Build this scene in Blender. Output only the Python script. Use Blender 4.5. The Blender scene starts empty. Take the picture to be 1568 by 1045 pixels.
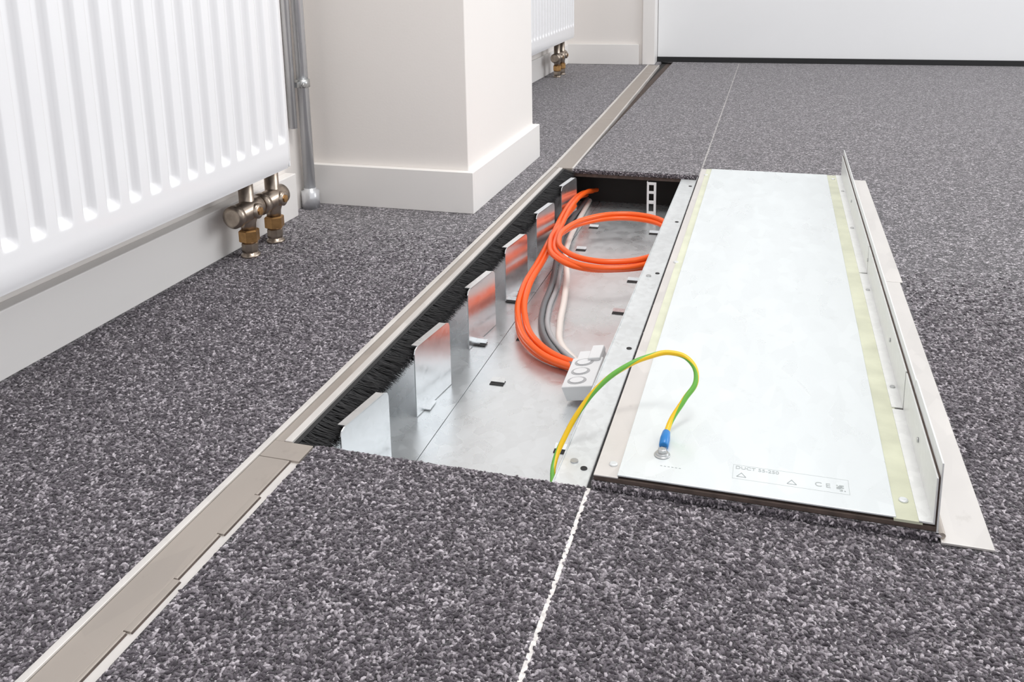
import bpy, bmesh, math, random
import numpy as np
from mathutils import Vector, Matrix
random.seed(7)
sc=bpy.context.scene
COL=sc.collection
sc.view_settings.view_transform='Standard'

# ---------------------------------------------------------------- materials
def newmat(n):
    m=bpy.data.materials.new(n); m.use_nodes=True
    nt=m.node_tree; b=nt.nodes['Principled BSDF']; return m,nt,b
def N(nt,t,**k):
    n=nt.nodes.new(t)
    for a,v in k.items():
        if a in n.inputs.keys(): n.inputs[a].default_value=v
        else: setattr(n,a,v)
    return n
def ramp(nt,stops,fac,interp='LINEAR'):
    r=nt.nodes.new('ShaderNodeValToRGB'); r.color_ramp.interpolation=interp
    e=r.color_ramp.elements
    while len(e)<len(stops): e.new(.5)
    for i,(p,c) in enumerate(stops):
        e[i].position=p; e[i].color=(*c,1) if len(c)==3 else c
    nt.links.new(fac,r.inputs[0]); return r
def plain(n,c,rough=.5,metal=0,bump=0,bscale=60,var=.04,vscale=4,coat=0):
    m,nt,b=newmat(n)
    tc=N(nt,'ShaderNodeTexCoord')
    nz=N(nt,'ShaderNodeTexNoise'); nz.inputs['Scale'].default_value=vscale; nz.inputs['Detail'].default_value=5
    nt.links.new(tc.outputs['Object'],nz.inputs['Vector'])
    lo=tuple(max(0,x*(1-var)) for x in c); hi=tuple(min(1,x*(1+var)) for x in c)
    r=ramp(nt,[(.3,lo),(.7,hi)],nz.outputs['Fac'])
    nt.links.new(r.outputs[0],b.inputs['Base Color'])
    b.inputs['Roughness'].default_value=rough; b.inputs['Metallic'].default_value=metal
    b.inputs['Coat Weight'].default_value=coat
    if bump:
        n2=N(nt,'ShaderNodeTexNoise'); n2.inputs['Scale'].default_value=bscale; n2.inputs['Detail'].default_value=3
        nt.links.new(tc.outputs['Object'],n2.inputs['Vector'])
        bp=N(nt,'ShaderNodeBump'); bp.inputs['Strength'].default_value=bump; bp.inputs['Distance'].default_value=.001
        nt.links.new(n2.outputs['Fac'],bp.inputs['Height']); nt.links.new(bp.outputs[0],b.inputs['Normal'])
    return m

def carpet_mat():
    m,nt,b=newmat('carpet_loop_pile')
    tc=N(nt,'ShaderNodeTexCoord')
    nz=N(nt,'ShaderNodeTexNoise'); nz.inputs['Scale'].default_value=150; nz.inputs['Detail'].default_value=2
    nt.links.new(tc.outputs['Object'],nz.inputs['Vector'])
    sub=N(nt,'ShaderNodeVectorMath',operation='SUBTRACT'); sub.inputs[1].default_value=(.5,.5,.5)
    nt.links.new(nz.outputs['Color'],sub.inputs[0])
    scl=N(nt,'ShaderNodeVectorMath',operation='SCALE'); scl.inputs['Scale'].default_value=.014
    nt.links.new(sub.outputs[0],scl.inputs[0])
    add=N(nt,'ShaderNodeVectorMath',operation='ADD')
    nt.links.new(tc.outputs['Object'],add.inputs[0]); nt.links.new(scl.outputs[0],add.inputs[1])
    v=N(nt,'ShaderNodeTexVoronoi'); v.inputs['Scale'].default_value=275
    nt.links.new(add.outputs[0],v.inputs['Vector'])
    sep=N(nt,'ShaderNodeSeparateColor'); nt.links.new(v.outputs['Color'],sep.inputs[0])
    v2=N(nt,'ShaderNodeTexNoise'); v2.inputs['Scale'].default_value=500; v2.inputs['Detail'].default_value=2
    nt.links.new(tc.outputs['Object'],v2.inputs['Vector'])
    mx=N(nt,'ShaderNodeMath',operation='MULTIPLY_ADD'); mx.inputs[1].default_value=.86
    nt.links.new(sep.outputs[0],mx.inputs[0])
    ms=N(nt,'ShaderNodeMath',operation='MULTIPLY_ADD'); ms.inputs[1].default_value=1.2; ms.inputs[2].default_value=-.50
    nt.links.new(v2.outputs['Fac'],ms.inputs[0]); nt.links.new(ms.outputs[0],mx.inputs[2])
    r=ramp(nt,[(.0,(.038,.031,.039)),(.30,(.086,.073,.087)),(.52,(.182,.161,.181)),(.74,(.38,.348,.378)),(.95,(.76,.71,.75))],mx.outputs[0])
    dd=ramp(nt,[(.30,(1,1,1)),(.72,(.14,.13,.14))],v.outputs['Distance'])  # shade between tufts painted into the colour, darker towards cell edges
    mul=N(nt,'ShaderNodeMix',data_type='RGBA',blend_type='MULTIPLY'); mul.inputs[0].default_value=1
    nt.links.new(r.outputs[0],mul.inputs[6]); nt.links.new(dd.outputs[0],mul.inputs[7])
    nt.links.new(mul.outputs[2],b.inputs['Base Color'])
    b.inputs['Roughness'].default_value=.75
    b.inputs['Sheen Weight'].default_value=.4; b.inputs['Sheen Roughness'].default_value=.4
    b.inputs['Specular IOR Level'].default_value=.35
    inv=N(nt,'ShaderNodeMath',operation='SUBTRACT'); inv.inputs[0].default_value=1; nt.links.new(v.outputs['Distance'],inv.inputs[1])
    bp=N(nt,'ShaderNodeBump'); bp.inputs['Strength'].default_value=.9; bp.inputs['Distance'].default_value=.003
    nt.links.new(inv.outputs[0],bp.inputs['Height']); nt.links.new(bp.outputs[0],b.inputs['Normal'])
    return m
def pile_mat():
    m,nt,b=newmat('carpet_yarn_pile')
    at=N(nt,'ShaderNodeAttribute'); at.attribute_name='tone'
    r=ramp(nt,[(.0,(.044,.036,.045)),(.30,(.092,.078,.093)),(.55,(.165,.145,.164)),(.78,(.325,.293,.320)),(1.,(.62,.57,.61))],at.outputs['Fac'])
    tc=N(nt,'ShaderNodeTexCoord')
    nz=N(nt,'ShaderNodeTexNoise'); nz.inputs['Scale'].default_value=900; nz.inputs['Detail'].default_value=1
    nt.links.new(tc.outputs['Object'],nz.inputs['Vector'])
    q=ramp(nt,[(.35,(.62,.62,.62)),(.65,(1.,1.,1.))],nz.outputs['Fac'])
    mul=N(nt,'ShaderNodeMix',data_type='RGBA',blend_type='MULTIPLY'); mul.inputs[0].default_value=1
    nt.links.new(r.outputs[0],mul.inputs[6]); nt.links.new(q.outputs[0],mul.inputs[7])
    nt.links.new(mul.outputs[2],b.inputs['Base Color'])
    b.inputs['Roughness'].default_value=.7; b.inputs['Specular IOR Level'].default_value=.3
    b.inputs['Sheen Weight'].default_value=.2
    return m

def galv(n,base=(.62,.66,.68),metal=.85,rough=.3,spangle=90,var=.12,streak=False,dirt=0):
    m,nt,b=newmat(n)
    tc=N(nt,'ShaderNodeTexCoord')
    mp=N(nt,'ShaderNodeMapping'); mp.inputs['Scale'].default_value=(1,.45 if streak else .8,1)
    nt.links.new(tc.outputs['Object'],mp.inputs[0])
    v=N(nt,'ShaderNodeTexVoronoi'); v.inputs['Scale'].default_value=spangle
    nt.links.new(mp.outputs[0],v.inputs['Vector'])
    nz=N(nt,'ShaderNodeTexNoise'); nz.inputs['Scale'].default_value=9; nz.inputs['Detail'].default_value=6; nz.inputs['Roughness'].default_value=.65
    nt.links.new(mp.outputs[0],nz.inputs['Vector'])
    sep=N(nt,'ShaderNodeSeparateColor'); nt.links.new(v.outputs['Color'],sep.inputs[0])
    ma=N(nt,'ShaderNodeMath',operation='MULTIPLY_ADD'); ma.inputs[1].default_value=.3
    nt.links.new(sep.outputs[0],ma.inputs[0]); 
    mb=N(nt,'ShaderNodeMath',operation='MULTIPLY'); mb.inputs[1].default_value=.75; nt.links.new(nz.outputs['Fac'],mb.inputs[0]); nt.links.new(mb.outputs[0],ma.inputs[2])
    r=ramp(nt,[(.3,tuple(x*(1-var) for x in base)),(.7,tuple(min(1,x*(1+var)) for x in base))],ma.outputs[0])
    out=r.outputs[0]
    if dirt:
        n3=N(nt,'ShaderNodeTexNoise'); n3.inputs['Scale'].default_value=38; n3.inputs['Detail'].default_value=8; n3.inputs['Roughness'].default_value=.7
        nt.links.new(tc.outputs['Object'],n3.inputs['Vector'])
        dr=ramp(nt,[(.60,(1,1,1)),(.74,(1-dirt,1-dirt*1.05,1-dirt*1.15))],n3.outputs['Fac'])
        mm=N(nt,'ShaderNodeMix',data_type='RGBA',blend_type='MULTIPLY'); mm.inputs[0].default_value=1
        nt.links.new(out,mm.inputs[6]); nt.links.new(dr.outputs[0],mm.inputs[7]); out=mm.outputs[2]
    nt.links.new(out,b.inputs['Base Color'])
    rr=ramp(nt,[(.25,(rough*.8,)*3),(.75,(min(1,rough*1.3),)*3)],ma.outputs[0]); nt.links.new(rr.outputs[0],b.inputs['Roughness'])
    b.inputs['Metallic'].default_value=metal
    return m

M={}
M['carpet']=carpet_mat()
M['pile']=pile_mat()
M['white']=plain('matt_white_wall_paint',(.83,.79,.755),.6,bump=.12,bscale=250,var=.01)
M['whitetrim']=plain('satin_white_trim_paint',(.85,.825,.80),.35,var=.01)
M['rad']=plain('white_radiator_enamel',(.84,.835,.845),.25,var=.008,coat=.2)
M['door']=plain('white_door_laminate',(.88,.885,.89),.4,var=.01)
M['black']=plain('black_rubber_and_gap_shade',(.012,.012,.013),.6)  # rubber black, also used to paint the dark lid gap
M['brush']=plain('black_brush_bristle',(.010,.010,.011),.7,var=.4,vscale=200)
M['dark']=plain('slab_and_painted_void_shade',(.025,.023,.022),.9,bump=.3)  # near-black slab colour that also paints the shade inside the duct
M['duct']=galv('galvanised_duct_steel',(.74,.77,.785),.72,.28,70,.06,dirt=.12)
M['bracket']=galv('bright_bracket_steel',(.80,.82,.83),.9,.2,120,.05)
M['ledge']=galv('matt_zinc_ledge',(.75,.775,.78),.55,.40,160,.06,dirt=.2)
M['flange']=galv('pale_zinc_flange',(.78,.79,.78),.25,.38,160,.05)
M['lid']=galv('zinc_cover_sheet',(.765,.805,.81),.40,.30,60,.03,True,dirt=.07)
M['taupe']=galv('brushed_taupe_aluminium',(.41,.365,.325),.55,.38,30,.05,True,dirt=.1)
M['rail']=galv('pale_anodised_rail',(.71,.68,.65),.5,.36,40,.05,True,dirt=.12)
M['yel']=plain('yellowed_adhesive_strip',(.60,.615,.47),.35,var=.12,vscale=25)
M['core']=plain('brown_core_board',(.085,.060,.050),.8,var=.3,vscale=80)
M['orange']=plain('orange_cable_sheath',(.90,.115,.010),.33,var=.05)
M['whitec']=plain('cream_cable_sheath',(.80,.74,.69),.4)
M['greyc']=plain('dark_grey_cable_sheath',(.17,.18,.19),.4)
M['conn']=plain('light_grey_plastic',(.76,.76,.765),.4,var=.02)
M['conn2']=plain('grey_plastic_recess',(.42,.42,.43),.5)
M['blue']=plain('blue_vinyl_sleeve',(.01,.18,.50),.35)
M['brass']=plain('brass_nut',(.50,.29,.12),.3,metal=.9,var=.2,vscale=90)
M['chrome']=plain('nickel_valve_body',(.41,.345,.285),.3,metal=.92,var=.25,vscale=60)
M['pipe']=plain('grey_painted_pipe',(.68,.69,.71),.25,metal=.5)
M['screw']=plain('steel_screw',(.55,.56,.56),.3,metal=.9)
M['print']=plain('grey_print_ink',(.38,.41,.41),.6)
M['seam']=plain('white_seam_thread',(.74,.71,.69),.8,var=.25,vscale=260)
M['seam2']=plain('grey_seam_thread',(.46,.44,.435),.8,var=.6,vscale=200)  # greyer, patchier seam beyond the opening
def stripe_mat():
    m,nt,b=newmat('yellow_green_earth_sheath')
    uv=N(nt,'ShaderNodeTexCoord'); s=N(nt,'ShaderNodeSeparateXYZ'); nt.links.new(uv.outputs['UV'],s.inputs[0])
    ad=N(nt,'ShaderNodeMath',operation='MULTIPLY_ADD'); ad.inputs[1].default_value=3.0
    nt.links.new(s.outputs[0],ad.inputs[0]); nt.links.new(s.outputs[1],ad.inputs[2])
    fr=N(nt,'ShaderNodeMath',operation='FRACT'); nt.links.new(ad.outputs[0],fr.inputs[0])
    r=ramp(nt,[(0,(.80,.50,.005)),(.55,(.13,.40,.05))],fr.outputs[0],'CONSTANT')
    nt.links.new(r.outputs[0],b.inputs['Base Color']); b.inputs['Roughness'].default_value=.35
    return m
M['earth']=stripe_mat()

# ---------------------------------------------------------------- helpers
def empty(n,loc=(0,0,0)):
    e=bpy.data.objects.new(n,None); e.location=loc; e.empty_display_size=.05; COL.objects.link(e); return e
def link(n,me,mats,parent=None,smooth=False):
    o=bpy.data.objects.new(n,me); COL.objects.link(o)
    for m in (mats if isinstance(mats,(list,tuple)) else [mats]): me.materials.append(m)
    if smooth:
        for p in me.polygons: p.use_smooth=True
    if parent: o.parent=parent
    return o
class B:
    """mesh builder with material slots"""
    def __init__(s): s.bm=bmesh.new(); s.mats=[]
    def mi(s,m):
        if m not in s.mats: s.mats.append(m)
        return s.mats.index(m)
    def hexa(s,p,m):
        vs=[s.bm.verts.new(q) for q in p]; k=s.mi(m)
        for f in ((0,3,2,1),(4,5,6,7),(0,1,5,4),(1,2,6,5),(2,3,7,6),(3,0,4,7)):
            fc=s.bm.faces.new([vs[i] for i in f]); fc.material_index=k
        return vs
    def box(s,x0,x1,y0,y1,z0,z1,m,M4=None):
        p=[(x0,y0,z0),(x1,y0,z0),(x1,y1,z0),(x0,y1,z0),(x0,y0,z1),(x1,y0,z1),(x1,y1,z1),(x0,y1,z1)]
        if M4 is not None: p=[M4@Vector(q) for q in p]
        return s.hexa(p,m)
    def cyl(s,a,b,r,m,r2=None,seg=24,smooth=True):
        a=Vector(a);b=Vector(b); r2=r if r2 is None else r2
        d=(b-a).normalized(); t=d.orthogonal().normalized(); q=d.cross(t); k=s.mi(m)
        A=[];Bv=[]
        for i in range(seg):
            c=math.cos(2*math.pi*i/seg);sn=math.sin(2*math.pi*i/seg)
            A.append(s.bm.verts.new(a+(t*c+q*sn)*r)); Bv.append(s.bm.verts.new(b+(t*c+q*sn)*r2))
        for i in range(seg):
            j=(i+1)%seg; f=s.bm.faces.new((A[i],A[j],Bv[j],Bv[i])); f.material_index=k; f.smooth=smooth
        f=s.bm.faces.new(A[::-1]); f.material_index=k
        f=s.bm.faces.new(Bv); f.material_index=k
    def lathe(s,a,d,prof,m,seg=28):
        a=Vector(a);d=Vector(d).normalized(); t=d.orthogonal().normalized(); q=d.cross(t); k=s.mi(m); rings=[]
        for h,r in prof:
            rings.append([s.bm.verts.new(a+d*h+(t*math.cos(2*math.pi*i/seg)+q*math.sin(2*math.pi*i/seg))*r) for i in range(seg)])
        for R0,R1 in zip(rings,rings[1:]):
            for i in range(seg):
                j=(i+1)%seg; f=s.bm.faces.new((R0[i],R0[j],R1[j],R1[i])); f.material_index=k; f.smooth=seg>10
        f=s.bm.faces.new(rings[0][::-1]); f.material_index=k
        f=s.bm.faces.new(rings[-1]); f.material_index=k
    def quad(s,p,m):
        f=s.bm.faces.new([s.bm.verts.new(q) for q in p]); f.material_index=s.mi(m)
    def done(s,n,parent=None,bevel=0,seg=2):
        bmesh.ops.recalc_face_normals(s.bm,faces=s.bm.faces[:])
        me=bpy.data.meshes.new(n); s.bm.to_mesh(me); s.bm.free()
        o=link(n,me,s.mats,parent)
        if bevel:
            md=o.modifiers.new('bevel','BEVEL'); md.width=bevel; md.segments=seg; md.limit_method='ANGLE'; md.angle_limit=math.radians(50)
            for p in me.polygons: p.use_smooth=True
            md2=o.modifiers.new('wn','WEIGHTED_NORMAL'); md2.keep_sharp=True
        return o
def tube(n,pts,r,m,parent=None,res=12,bres=6,cyclic=False):
    cu=bpy.data.curves.new(n,'CURVE'); cu.dimensions='3D'; cu.bevel_depth=r; cu.bevel_resolution=bres; cu.resolution_u=res; cu.use_fill_caps=True
    sp=cu.splines.new('BEZIER'); sp.bezier_points.add(len(pts)-1)
    for i,p in enumerate(pts):
        b=sp.bezier_points[i]; b.co=p; b.handle_left_type=b.handle_right_type='AUTO'
    sp.use_cyclic_u=cyclic
    o=bpy.data.objects.new(n,cu); COL.objects.link(o); cu.materials.append(m)
    if parent: o.parent=parent
    return o

# ---------------------------------------------------------------- room shell
X0,X1=-.341,-.287      # strip slot
YB=1.232               # opening back edge
b=B()
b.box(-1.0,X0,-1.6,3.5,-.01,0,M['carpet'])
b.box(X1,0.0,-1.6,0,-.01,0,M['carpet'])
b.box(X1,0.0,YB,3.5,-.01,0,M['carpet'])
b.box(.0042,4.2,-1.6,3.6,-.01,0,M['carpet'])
b.box(0,.0042,-1.6,0,-.01,-.0004,M['seam'])
b.box(0,.0042,YB,3.6,-.01,-.0012,M['seam2'])
b.box(0,.0042,0,YB,-.01,-.004,M['black'])  # black strip painting the dark of the open gap beside the lid
b.box(-1.0,-.318,-1.6,3.5,-.2,-.01,M['dark'])
b.box(.004,4.2,-1.6,3.6,-.2,-.01,M['dark'])
b.box(-.318,.004,-1.6,3.6,-.2,-.106,M['dark'])
b.box(-.318,.004,-1.6,-.002,-.018,-.0102,M['core'])
b.box(-.318,.004,YB+.002,3.6,-.018,-.0102,M['core'])
floor=b.done('floor')

# curled yarn loops of the pile: one mesh, numpy built
def yarn_mesh(name,P,parent,rmin=.0010,rmax=.0016,seed=3,flat=1.0):
    rng=np.random.default_rng(seed); n=len(P)
    ang=rng.random(n)*2*np.pi; bend=rng.normal(0,1.1,n); L=rng.uniform(.0042,.0070,n); R=rng.uniform(rmin,rmax,n)
    tilt=rng.normal(0,.35,n)*flat; seg=4; sides=5
    V=np.zeros((n,seg,sides,3)); 
    t=np.linspace(-.5,.5,seg)
    for i in range(seg):
        a=ang+bend*t[i]
        cx=np.cos(ang)*t[i]*L - np.sin(ang)*(t[i]**2*bend*.5)*L
        cy=np.sin(ang)*t[i]*L + np.cos(ang)*(t[i]**2*bend*.5)*L
        cz=-(t[i]**2)*4*.0012 + tilt*t[i]*L*.6
        rr=R*(1.0 if 0<i<seg-1 else .55)
        for j in range(sides):
            th=2*np.pi*j/sides
            V[:,i,j,0]=P[:,0]+cx-np.sin(a)*np.cos(th)*rr
            V[:,i,j,1]=P[:,1]+cy+np.cos(a)*np.cos(th)*rr
            V[:,i,j,2]=P[:,2]+cz+np.sin(th)*rr
    base=(np.arange(n)*seg*sides)[:,None]
    F=[]
    for i in range(seg-1):
        for j in range(sides):
            k=(j+1)%sides
            F.append(np.stack([base[:,0]+i*sides+j,base[:,0]+(i+1)*sides+j,base[:,0]+(i+1)*sides+k,base[:,0]+i*sides+k],1))
    F=np.stack(F,1).reshape(-1,4)
    caps=np.concatenate([base+np.arange(sides)[None,:],base+(seg-1)*sides+np.arange(sides)[None,::-1]],0)
    nq=len(F); nc=len(caps)
    me=bpy.data.meshes.new(name); me.vertices.add(n*seg*sides); me.vertices.foreach_set('co',V.reshape(-1).astype(np.float32))
    li=np.concatenate([F.reshape(-1),caps.reshape(-1)]).astype(np.int32)
    me.loops.add(len(li)); me.loops.foreach_set('vertex_index',li)
    st=np.concatenate([np.arange(nq)*4,nq*4+np.arange(nc)*sides]).astype(np.int32)
    me.polygons.add(nq+nc); me.polygons.foreach_set('loop_start',st)
    me.polygons.foreach_set('use_smooth',np.ones(nq+nc,bool))
    me.update(calc_edges=True)
    at=me.attributes.new('tone','FLOAT','POINT')
    tone=np.clip(rng.beta(1.15,1.35,n),0,1)
    at.data.foreach_set('value',np.repeat(tone,seg*sides).astype(np.float32))
    return link(name,me,M['pile'],parent)
rng=np.random.default_rng(11)
sp=.0031
gx,gy=np.meshgrid(np.arange(-.728,.80,sp),np.arange(-.42,.75,sp)); P=np.stack([gx.ravel(),gy.ravel()],1)
P+=rng.uniform(-.5,.5,P.shape)*sp*.95
x,y=P[:,0],P[:,1]
keep=rng.random(len(P))<np.clip((.72-y)/.42,0,1)
keep&=~((x>X0-.0022)&(x<X1+.0018))
keep&=~((x>X1-.01)&(x<.3515)&(y>-.0005)&(y<1.3))
keep&=~((x>.306)&(x<.352)&(y>-.0065))
keep&=~((x>-.0002)&(x<.0044))
keep&=(x>-.724)
P=P[keep]; P=np.concatenate([P,rng.uniform(-.0007,.0008,(len(P),1))],1)
yarn_mesh('carpet_pile',P,floor)
def row(a,c,n,jit):
    a=np.array(a);c=np.array(c); t=(np.arange(n)+rng.random(n))[:,None]/n
    return a+(c-a)*t+rng.uniform(-1,1,(n,3))*jit
E=np.concatenate([row((X1,.0004,-.003),(0,.0004,-.003),260,(.001,.001,.0015)),row((X1,.0008,-.0065),(0,.0008,-.0065),220,(.001,.001,.0015)),
   row((X1,YB,-.003),(0,YB,-.003),230,.0012),row((X1,YB,-.006),(0,YB,-.006),200,.0012),
   row((X0+.0002,.6,-.001),(X0+.0002,1.3,-.001),350,.0006)])
yarn_mesh('carpet_cut_edge',E,floor,.0010,.0016,5)

b=B(); b.box(-.90,-.752,-2.2,3.6,-.01,2.7,M['white']); b.done('wall_left')
b=B(); b.box(-.752,-.728,-2.2,.742,0,.086,M['whitetrim']); b.done('baseboard_left',bevel=.002)
b=B(); b.box(-.752,-.742,1.341,3.2,0,.086,M['whitetrim']); b.done('baseboard_alcove',bevel=.002)
col=empty('wall_column')
b=B(); b.box(-.755,-.410,.845,1.325,0,2.7,M['white']); b.done('column_body',col,bevel=.002)
b=B()
b.box(-.752,-.396,.830,.845,0,.083,M['whitetrim']); b.box(-.4105,-.396,.8452,1.3395,0,.083,M['whitetrim']); b.box(-.752,-.411,1.325,1.3395,0,.083,M['whitetrim'])
b.done('column_baseboard',col,bevel=.0012)
T=Matrix.Translation((-.755,3.160,0))@Matrix.Rotation(math.atan(.042),4,'Z')
b=B(); b.box(-.05,.345,.016,.3,-.01,2.7,M['white'],T); b.done('wall_back')
b=B(); b.box(0,.330,0,.016,0,.09,M['whitetrim'],T); b.done('baseboard_back',bevel=.002)
d=empty('door_1')
b=B(); b.box(.345,.400,.000,.20,0,2.7,M['whitetrim'],T); b.done('door_jamb',d,bevel=.003)
b=B(); b.box(.402,5,.130,.17,.022,2.7,M['door'],T); b.done('door_panel',d,bevel=.001)
b=B(); b.box(.400,5,.118,.19,0,.022,M['black'],T); b.done('door_bottom_seal',d)

# ---------------------------------------------------------------- radiators
def radiator(name,xf,y0,y1,z0,z1,flute0,pitch,valves):
    root=empty(name)
    n=int((y1-y0)/(pitch/18)); ys=list(np.linspace(y0,y1,n+1))
    zs=sorted(set([z0,z0+.004,z0+.012,z0+.03]+list(np.linspace(z0+.036,z0+.075,22))+list(np.linspace(z0+.1,z1-.08,6))+list(np.linspace(z1-.07,z1-.03,10))+[z1-.01,z1]))
    def sm(t): t=min(1,max(0,t)); return t*t*(3-2*t)
    bm=bmesh.new(); g=[]
    for z in zs:
        row=[]
        for yy in ys:
            ph=((yy-flute0)/pitch+.5)%1-.5
            a=abs(ph)*2
            prof=sm((.58-a)/.32)
            wz=sm((z-(z0+.046))/.014)*sm((z1-.04-z)/.02)
            e=.004*(1-sm((yy-y0)/.012))+.004*(1-sm((y1-yy)/.012))+.004*(1-sm((z-z0)/.012))+.003*(1-sm((z1-z)/.01))
            if not(flute0-pitch*60<yy<y1-.012 and yy>y0+.012): prof=0
            row.append(bm.verts.new((xf-.0100*prof*wz-e,yy,z)))
        g.append(row)
    for i in range(len(zs)-1):
        for j in range(len(ys)-1):
            f=bm.faces.new((g[i][j],g[i][j+1],g[i+1][j+1],g[i+1][j])); f.smooth=True
    me=bpy.data.meshes.new('front_panel'); bm.to_mesh(me); bm.free()
    link('front_panel',me,M['rad'],root)
    b=B()
    b.box(xf-.085,xf-.004,y1-.004,y1,z0+.001,z1,M['rad']); b.box(xf-.085,xf-.004,y0,y0+.004,z0+.001,z1,M['rad'])
    b.box(xf-.024,xf-.0115,y0+.006,y1-.006,z0+.0005,z1-.005,M['rad'])
    b.box(xf-.085,xf-.072,y0+.02,y1-.02,z0+.01,z1-.01,M['rad'])
    b.done('casing',root,bevel=.001)
    b=B()
    for i in range(int((y1-y0-.06)/.014)):
        yy=y0+.03+i*.014; b.box(xf-.072,xf-.024,yy,yy+.0012,z0+.02,z1-.03,M['rad'])
    b.done('convector_fins',root)
    b=B()
    b.box(xf-.088,xf-.002,y0,y1,z1,z1+.006,M['rad'])
    b.done('top_cover',root,bevel=.002)
    b=B()
    for yy in (y0+.15,y1-.15): b.box(-.752,xf-.08,yy,yy+.03,z0+.05,z1-.05,M['rad'])
    b.done('wall_hangers',root,bevel=.001)
    b=B()
    vx=xf-.048
    for k,yy in enumerate(valves):
        b.lathe((vx,yy,0.0),(0,0,1),[(0,.016),(.004,.016),(.005,.0125),(.008,.0125)],M['chrome'])
        b.lathe((vx,yy,.008),(0,0,1),[(0,.013),(.004,.014),(.016,.014),(.018,.0115)],M['chrome'],8)
        b.lathe((vx,yy,.026),(0,0,1),[(0,.0145),(.002,.0175),(.020,.0175),(.022,.0145)],M['brass'],6)
        b.lathe((vx,yy,.048),(0,0,1),[(0,.0125),(.010,.013),(.016,.015),(.040,.015),(.044,.0125),(z0-.048+.02,.0125)],M['chrome'])
        b.lathe((vx+.003,yy-.048,.081),(0,1,.02),[(0,.013),(.0015,.0190),(.011,.0195),(.013,.0160),(.017,.0160),(.019,.0178),(.054,.0178),(.058,.0185),(.071,.0185),(.073,.014)],M['chrome'])
        b.lathe((vx+.010,yy,.081),(1,0,.0),[(0,.0130),(.013,.0130),(.015,.008)],M['chrome'])
        b.lathe((vx+.023,yy,.081),(1,0,.0),[(0,.007),(.004,.0072),(.0045,.003)],M['brass'],6)
    b.done('valves',root)
    return root
radiator('panel_radiator',-.640,-1.15,.585,.141,.76,.556,.0405,(.510,.590))
radiator('panel_radiator.001',-.640,1.45,2.845,.150,.76,2.815,.0405,(2.73,2.81))

p=empty('heating_pipe')
b=B()
b.cyl((-.733,.800,0),(-.733,.786,1.6),.0115,M['pipe'])
b.lathe((-.733,.800,0),(0,0,1),[(0,.018),(.036,.018),(.038,.0125),(.042,.0125)],M['pipe'])
b.cyl((-.741,.765,.17),(-.741,.765,1.6),.008,M['pipe'])
b.done('pipe_riser',p)
b=B()
b.lathe((-.733,.7975,.246),(0,0,1),[(0,.0118),(.0005,.0145),(.016,.0145),(.0165,.0118)],M['screw'])
b.box(-.736,-.730,.772,.820,.249,.259,M['screw'])
b.cyl((-.720,.776,.254),(-.716,.776,.254),.004,M['screw'])
b.done('pipe_clamp',p)

# ---------------------------------------------------------------- floor trim strip
strip=empty('floor_trim_strip')
b=B()
def seg(xa,xb,y0,y1,z0,z1,m,da=0,db=0):
    b.hexa([(xa+da,y0,z0),(xb+da,y0,z0),(xb+db,y1,z0),(xa+db,y1,z0),(xa+da,y0,z1),(xb+da,y0,z1),(xb+db,y1,z1),(xa+db,y1,z1)],m)
seg(-.341,-.3340,-1.6,1.232,-.018,.0024,M['rail'])
seg(-.3336,-.3225,-.002,1.232,-.018,.0006,M['taupe'])
seg(-.3220,-.3130,-.002,1.232,-.018,.0018,M['rail'])
seg(-.3336,-.287,-1.6,-.002,-.018,-.0018,M['rail'])
seg(-.3336,-.3015,-1.6,-.0325,-.006,.0004,M['taupe'])
seg(-.3336,-.2885,-.032,-.002,-.006,.0006,M['taupe'])
y=-.0325; i=1
while y>-1.5:
    w=.060
    xr=-.2985 if i%2 else -.2950
    seg(-.3020,xr,y-w+.0008,y,-.006,.0003,M['taupe']); 
    seg(xr,xr+.0012,y-w+.0008,y,-.006,-.0010,M['core'])
    y-=w; i+=1
seg(-.341,-.334,1.232,1.86,-.018,.0022,M['rail'],0,-.012)
seg(-.334,-.292,1.236,1.86,-.018,.0004,M['taupe'],0,-.012)
seg(-.292,-.287,1.236,1.86,-.018,.0015,M['rail'],0,-.012)
seg(-.341,-.334,1.862,3.17,-.018,.0022,M['rail'],-.012,-.045)
seg(-.334,-.292,1.862,3.17,-.018,.0004,M['taupe'],-.012,-.045)
seg(-.292,-.287,1.862,3.17,-.018,.0015,M['rail'],-.012,-.045)
b.done('strip_profile',strip,bevel=.0005,seg=1)
b=B()
b.box(-.3130,-.3075,.0,1.232,-.024,-.001,M['black'])
k=b.mi(M['brush'])
for i in range(16000):
    y=random.random()*1.232; x=-.3085+random.random()*.002; z=-.001-random.random()*.018
    L=.021+random.random()*.006; an=math.radians(random.gauss(-18,8)); dy=random.gauss(0,.003)
    e=Vector((x+L*math.cos(an),y+dy,z+L*math.sin(an))); w=.0007
    f=b.bm.faces.new([b.bm.verts.new((x,y-w,z)),b.bm.verts.new((x,y+w,z)),b.bm.verts.new(e+Vector((0,w*.3,0))),b.bm.verts.new(e-Vector((0,w*.3,0)))]); f.material_index=k
b.done('brush_seal',strip)

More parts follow.
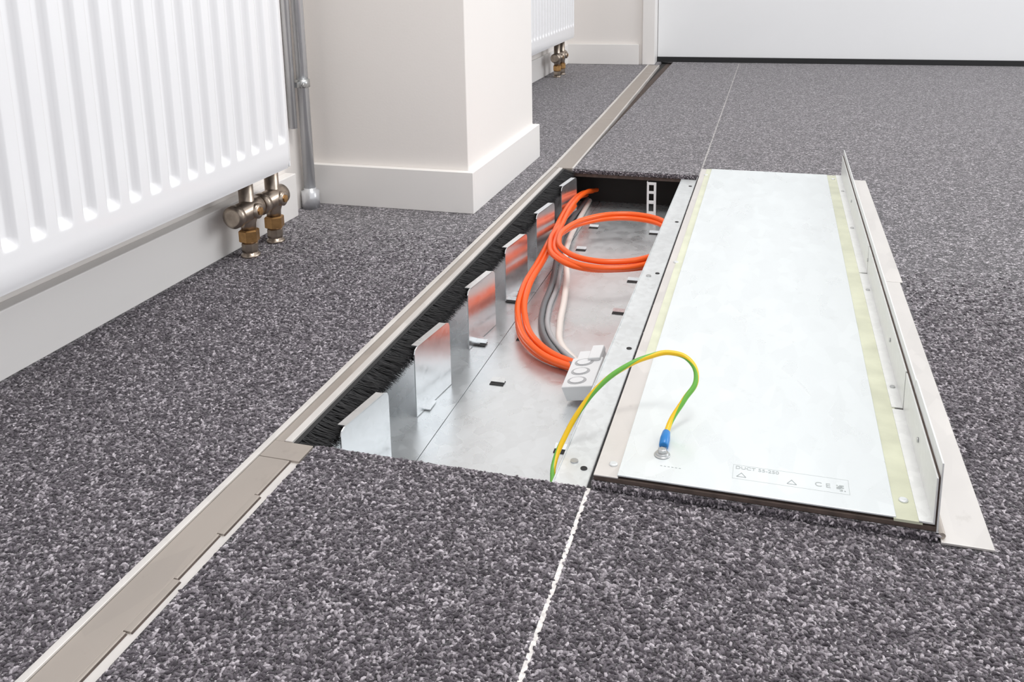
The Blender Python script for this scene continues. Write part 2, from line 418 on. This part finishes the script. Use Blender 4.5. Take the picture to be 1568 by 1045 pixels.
# ---------------------------------------------------------------- duct
duct=empty('floor_duct')
b=B()
b.box(-.240,.003,-.5,1.9,-.104,-.1000,M['duct'])
b.box(-.316,-.2415,-.5,1.9,-.104,-.1012,M['duct'])
b.box(-.3175,-.3150,-.5,1.9,-.104,-.020,M['duct'])
b.box(.001,.0035,-.5,1.9,-.104,-.010,M['duct'])
b.done('tray',duct,bevel=.0004,seg=1)
b=B()
b.box(-.036,-.0005,.003,1.229,-.0115,-.0095,M['ledge'])
b.box(-.0375,-.0358,.003,1.229,-.020,-.0085,M['ledge'])
b.box(-.0022,-.0005,.003,1.229,-.0095,-.0020,M['ledge'])
b.done('side_ledge',duct,bevel=.0008)
b=B()
for y in (.045,.33,.615,.9,1.17):
    b.cyl((-.012,y,-.0096),(-.012,y,-.0088),.0035,M['black']); 
b.cyl((-.024,.055,-.0095),(-.024,.055,-.0080),.004,M['screw']); b.cyl((-.024,.60,-.0095),(-.024,.60,-.0080),.004,M['screw'])
b.done('ledge_fixings',duct)
def bracket(b,y0,y1,x0=-.279,x1=-.267):
    t=.0014; zt=-.004; k=b.mi(M['bracket'])
    def px(y): return x0+(x1-x0)*(y-y0)/(y1-y0)
    r=.008
    outl=[(y0,-.100),(y0,zt-r),(y0+.0025,zt-.0025),(y0+r,zt),(y1-r,zt),(y1-.0025,zt-.0025),(y1,zt-r),(y1,-.100)]
    A=[b.bm.verts.new((px(y),y,z)) for y,z in outl]; C=[b.bm.verts.new((px(y)-t,y,z)) for y,z in outl]
    fs=[b.bm.faces.new(A),b.bm.faces.new(C[::-1])]
    n=len(A)
    for i in range(n): fs.append(b.bm.faces.new((A[i],A[(i+1)%n],C[(i+1)%n],C[i])))
    for f in fs: f.material_index=k
    b.hexa([(px(y0+.01)-.010,y0+.010,zt-.0012),(px(y0+.01),y0+.010,zt-.0012),(px(y1-.01),y1-.010,zt-.0012),(px(y1-.01)-.010,y1-.010,zt-.0012),
            (px(y0+.01)-.010,y0+.010,zt+.0004),(px(y0+.01),y0+.010,zt+.0004),(px(y1-.01),y1-.010,zt+.0004),(px(y1-.01)-.010,y1-.010,zt+.0004)],M['bracket'])
    b.box(x0,x0+.010,y0+.02,y0+.045,-.100,-.0985,M['bracket'])
b=B()
for y in (.040,.247,.458,.655,.866,1.078): bracket(b,y,y+.098)
b.done('divider_brackets',duct)
b=B()
for x,y in ((-.204,.368),(-.269,.485),(-.208,.518),(-.270,.664),(-.081,.658),(-.080,.809),(-.210,.960),(-.214,1.113),(-.075,.221),(-.08,1.10)):
    b.box(x-.010,x+.010,y-.012,y+.002,-.0999,-.0990,M['black'])
    b.hexa([(x-.010,y-.005,-.0985),(x+.010,y-.005,-.0985),(x+.010,y+.003,-.0955),(x-.010,y+.003,-.0955),
            (x-.010,y-.005,-.0977),(x+.010,y-.005,-.0977),(x+.010,y+.003,-.0947),(x-.010,y+.003,-.0947)],M['duct'])
b.done('floor_clips',duct)
b=B()
def slotted(b,x,y,z0,z1,w,m):
    t=.0015
    b.box(x-w/2,x-w/4,y,y+t,z0,z1,m); b.box(x+w/4,x+w/2,y,y+t,z0,z1,m)
    for a,c in ((0,.14),(.36,.46),(.66,.74),(.92,1)): b.box(x-w/4,x+w/4,y,y+t,z0+(z1-z0)*a,z0+(z1-z0)*c,m)
    b.box(x-w/2,x-w/2+t,y,y+.02,z0,z1,m)
slotted(b,-.104,1.225,-.100,-.020,.022,M['conn'])
b.done('slotted_upright',duct,bevel=.0004,seg=1)
b=B(); b.box(-.315,.001,1.32,1.35,-.1,-.018,M['dark']); b.done('end_shade_block',duct)  # added dark box, paints the unlit interior under the carpet
b=B(); b.box(-.315,.001,-.4,-.37,-.1,-.018,M['dark']); b.done('near_shade_block',duct)  # same near-black box for shade at the covered near end

# ---------------------------------------------------------------- cables
oc=empty('orange_cable')
RO=.0051
def off(pts,dx,dy,dz): return [(x+dx,y+dy,z+dz) for x,y,z in pts]
main=[(-.255,1.30,-.070),(-.262,1.20,-.050),(-.262,1.05,-.042),(-.250,.88,-.045),(-.243,.74,-.052),(-.240,.62,-.062),(-.221,.530,-.072),(-.180,.455,-.080),(-.120,.415,-.085),(-.055,.412,-.087),(-.012,.44,-.088)]
tube('run_strand',main,RO,M['orange'],oc)
tube('run_strand_b',off(main,.009,.007,.002),RO,M['orange'],oc)
tube('run_strand_c',[(-.27,1.30,-.08),(-.272,1.2,-.062),(-.268,1.04,-.055),(-.257,.88,-.060),(-.249,.74,-.066),(-.240,.63,-.072),(-.226,.545,-.083),(-.185,.468,-.092),(-.120,.427,-.094),(-.04,.42,-.0945)],RO,M['orange'],oc)
def loop(cx,cy,rx,ry,z,dz,ph,n=12,turn=1.0):
    return [(cx+rx*math.cos(ph+2*math.pi*turn*i/n),cy+ry*math.sin(ph+2*math.pi*turn*i/n),z+dz*math.sin(ph+2*math.pi*turn*i/n)) for i in range(n+1)]
tube('loop_strand',loop(-.119,.850,.112,.174,-.039,-.008,.3)[:-1],RO,M['orange'],oc,cyclic=True)
tube('loop_strand_b',loop(-.117,.858,.108,.172,-.031,-.008,.3)[:-1],RO,M['orange'],oc,cyclic=True)
tube('loop_feed',[(-.255,1.10,-.05),(-.250,.95,-.044),(-.236,.80,-.036),(-.205,.72,-.034),(-.150,.682,-.036),(-.09,.70,-.04),(-.012,.78,-.05)],RO,M['orange'],oc)
wc=empty('white_cable')
wp=[(-.262,1.30,-.094),(-.250,1.10,-.090),(-.234,.95,-.080),(-.216,.84,-.074),(-.190,.74,-.078),(-.176,.66,-.088),(-.160,.56,-.092),(-.144,.50,-.094),(-.114,.455,-.095),(-.096,.420,-.085),(-.088,.395,-.078)]
tube('strand',wp,.0056,M['whitec'],wc)
gc=empty('grey_cable')
tube('strand',[(-.268,1.3,-.09),(-.262,1.05,-.085),(-.240,.88,-.08),(-.214,.72,-.088),(-.204,.62,-.092),(-.184,.54,-.094),(-.146,.470,-.094),(-.116,.425,-.088),(-.096,.40,-.078)],.0048,M['greyc'],gc)
tube('strand_b',[(-.262,1.3,-.094),(-.250,1.05,-.094),(-.230,.88,-.094),(-.205,.72,-.0945),(-.194,.62,-.0945),(-.173,.54,-.0945),(-.134,.475,-.0945),(-.106,.435,-.090),(-.088,.40,-.082)],.0042,M['conn2'],gc)
cn=empty('cable_connector')
Tc=Matrix.Translation((-.076,.358,-.070))@Matrix.Rotation(math.radians(-8),4,'Z')@Matrix.Rotation(math.radians(-14),4,'Y')@Matrix.Rotation(math.radians(16),4,'X')@Matrix.Scale(.88,4)
b=B()
b.box(-.026,.026,-.038,.030,-.016,.012,M['conn'],Tc)
b.box(-.022,.022,.030,.052,-.012,.008,M['conn'],Tc)
b.box(-.028,-.024,-.030,.010,-.010,.006,M['conn'],Tc); b.box(.024,.028,-.030,.010,-.010,.006,M['conn'],Tc)
b.box(.004,.024,.020,.052,.008,.018,M['conn'],Tc)
b.done('housing',cn,bevel=.003,seg=3)
b=B()
for yy in (-.024,-.003,.018):
    for q,m,h in ((1,M['conn2'],.0125),(.72,M['conn'],.0135)):
        n=20; k=b.mi(m); vs=[b.bm.verts.new(Tc@Vector((-.003+.016*q*math.cos(2*math.pi*i/n),yy+.0085*q*math.sin(2*math.pi*i/n),h))) for i in range(n)]
        v2=[b.bm.verts.new(Tc@Vector((-.003+.016*q*math.cos(2*math.pi*i/n),yy+.0085*q*math.sin(2*math.pi*i/n),.011))) for i in range(n)]
        f=b.bm.faces.new(vs); f.material_index=k
        for i in range(n): f=b.bm.faces.new((vs[i],v2[i],v2[(i+1)%n],vs[(i+1)%n])); f.material_index=k
b.done('socket_ovals',cn)

# ---------------------------------------------------------------- removed cover panel (lying upside-down)
lid=empty('duct_cover_panel')
LY0,LY1=.000,1.236
b=B()
b.box(.0062,.306,LY0,LY1,.0002,.0082,M['carpet'])
b.done('carpet_face',lid)
E=np.concatenate([row((.007,LY0-.0005,.0030),(.305,LY0-.0005,.0030),280,.0010),row((.007,LY0-.0005,.0062),(.305,LY0-.0005,.0062),260,.0010),row((.0064,LY0,.0040),(.0064,LY1,.0040),700,(.0005,.001,.001))])
yarn_mesh('carpet_fringe',E,lid,.0010,.0016,8)
b=B(); b.box(.0065,.3045,LY0+.001,LY1-.001,.0083,.0130,M['core']); b.done('core_board',lid,bevel=.0005,seg=1)
b=B()
b.box(.0066,.0300,LY0+.0005,LY1-.001,.0130,.0150,M['rail'])
b.done('edge_strip',lid,bevel=.0005,seg=1)
b=B()
b.box(.0180,.0300,LY0+.26,LY1-.001,.0151,.0156,M['yel'])
b.box(.2700,.2930,LY0+.001,LY1-.001,.0130,.0155,M['yel'])
b.done('adhesive_strips',lid)
b=B()
b.box(.0290,.2720,LY0+.002,LY1-.003,.0150,.0170,M['lid'])
b.done('zinc_sheet',lid,bevel=.0006)
b=B()
for y0,y1 in ((.0,.20),(.202,.62),(.622,LY1)):
    b.box(.2900,.3010,y0+.001,y1-.001,.0150,.0166,M['flange'])
    b.box(.3010,.3024,y0+.001,y1-.001,.0150,.0590,M['flange'])
b.box(.3026,.3038,.002,LY1-.002,.012,.0600,M['core'])
b.box(.3039,.3052,.0,.155,.004,.0740,M['flange'])
b.box(.3039,.3052,.157,LY1+.005,.004,.0715,M['flange'])
b.done('edge_flange',lid)
b=B()
b.box(.3075,.3490,-.004,.630,.0004,.0030,M['rail'])
b.box(.3075,.3530,.633,LY1+.02,.0004,.0026,M['rail'])
b.cyl((.3085,.0,.006),(.3085,1.25,.006),.0032,M['taupe'])
b.done('outer_trim_plate',lid,bevel=.0004,seg=1)
b=B()
for x,y,z in ((.022,.021,.015),(.018,.606,.015),(.020,1.18,.015),(.281,.03,.0155),(.283,1.2,.0155)):
    b.lathe((x,y,z),(0,0,1),[(0,.0042),(.0012,.0040),(.0018,.003)],M['ledge'],18)
for y in (.25,.55,.85,1.1): b.lathe((.296,y,.0166),(0,0,1),[(0,.003),(.0014,.0026)],M['screw'],14)
for y in (.10,.33,.62,.95): b.cyl((.3008,y,.038),(.2995,y,.038),.0026,M['screw'])
b.done('screws',lid)
def text(s,x,y,z,size,m,parent,n,rot=0):
    cu=bpy.data.curves.new(n,'FONT'); cu.body=s; cu.size=size; cu.extrude=.00005
    o=bpy.data.objects.new(n,cu); o.location=(x,y,z); o.rotation_euler=(0,0,rot); COL.objects.link(o); cu.materials.append(m); o.parent=parent
text('DUCT 55-250',.135,.0410,.01712,.0068,M['print'],lid,'label_print')
text('C E',.206,.031,.01712,.0095,M['print'],lid,'label_mark')
b=B()
def frame(x0,x1,y0,y1,w=.0003):
    for a in ((x0,x1,y0,y0+w),(x0,x1,y1-w,y1),(x0,x0+w,y0,y1),(x1-w,x1,y0,y1)): b.box(*a,.0169,.01708,M['print'])
frame(.133,.236,.024,.0475)
for (cx,cy) in ((.141,.031),(.186,.031)):
    r=.0042
    P=[Vector((cx,cy+r*.9,.0172)),Vector((cx-r,cy-r*.7,.0172)),Vector((cx+r,cy-r*.7,.0172))]
    for i in range(3):
        a,c=P[i],P[(i+1)%3]; nrm=(c-a).cross(Vector((0,0,1))).normalized()*.0003
        b.quad([a-nrm,c-nrm,c+nrm,a+nrm],M['print'])
for i in range(6):
    for j in range(6):
        if random.random()<.6: b.box(.225+i*.0013,.2262+i*.0013,.028+j*.0016,.0294+j*.0016,.0170,.0172,M['print'])
for j in range(6): b.box(.066+j*.0035,.068+j*.0035,.027,.0278,.0170,.0172,M['print'])
b.done('label_symbols',lid)

# ---------------------------------------------------------------- earth wire
ew=empty('earth_wire')
wire=[(.0655,.079,.0225),(.069,.092,.030),(.080,.110,.045),(.090,.128,.060),(.082,.142,.073),(.062,.146,.078),(.040,.138,.075),(.014,.122,.066),(-.008,.108,.050),(-.026,.092,.028),(-.038,.074,.006),(-.044,.050,-.012),(-.040,.026,-.022),(-.036,-.01,-.04),(-.05,-.10,-.09)]
w=tube('sheath',wire,.0028,M['earth'],ew,res=16)
b=B()
b.lathe((.0655,.046,.0172),(0,0,1),[(0,.0078),(.0010,.0078),(.0011,.0062),(.0030,.0062),(.0032,.0055)],M['screw'],24)
b.lathe((.0655,.046,.0200),(0,0,1),[(0,.0045),(.0035,.0042),(.0042,.003)],M['screw'],6)
b.box(.0625,.0685,.050,.060,.0185,.0200,M['screw'])
b.done('ring_lug',ew,bevel=.0003,seg=1)
b=B()
b.lathe((.0655,.057,.0202),(0,1,.10),[(0,.0036),(.001,.0046),(.012,.0050),(.022,.0040),(.024,.0033)],M['blue'],20)
b.done('blue_sleeve',ew)

# ---------------------------------------------------------------- light
wd=bpy.data.worlds.new('daylight'); sc.world=wd; wd.use_nodes=True
bg=wd.node_tree.nodes['Background']; bg.inputs[0].default_value=(.96,.97,1,1); bg.inputs[1].default_value=.91
def area(n,loc,tgt,sx,sy,e,c=(1,1,1)):
    l=bpy.data.lights.new(n,'AREA'); l.shape='RECTANGLE'; l.size=sx; l.size_y=sy; l.energy=e; l.color=c
    o=bpy.data.objects.new(n,l); o.location=loc; o.rotation_euler=(Vector(tgt)-Vector(loc)).to_track_quat('-Z','Y').to_euler(); COL.objects.link(o)
area('window_daylight',(3.6,2.0,1.7),(0,1.4,0),2.6,1.8,68,(.96,.98,1))
area('ceiling_luminaire',(.5,.2,2.6),(.1,.6,0),1.0,.5,34,(1,.98,.95))

# ---------------------------------------------------------------- camera
f,py,yaw,pitch,roll=1363.17,216.365,-.2902,.21,-.0172
fw=Vector((math.sin(yaw)*math.cos(pitch),math.cos(yaw)*math.cos(pitch),-math.sin(pitch)))
rt=Vector((math.cos(yaw),-math.sin(yaw),0)); up=rt.cross(fw)
r=rt*math.cos(roll)+up*math.sin(roll); u=-rt*math.sin(roll)+up*math.cos(roll)
cam=bpy.data.cameras.new('camera'); co=bpy.data.objects.new('camera',cam); COL.objects.link(co)
mt=Matrix((( r.x,u.x,-fw.x,.1548),(r.y,u.y,-fw.y,-.746),(r.z,u.z,-fw.z,.5),(0,0,0,1)))
co.matrix_world=mt
cam.sensor_width=36; cam.lens=f/1568*36; cam.shift_x=0; cam.shift_y=-(522.67-py)/1568; cam.clip_start=.02
sc.camera=co
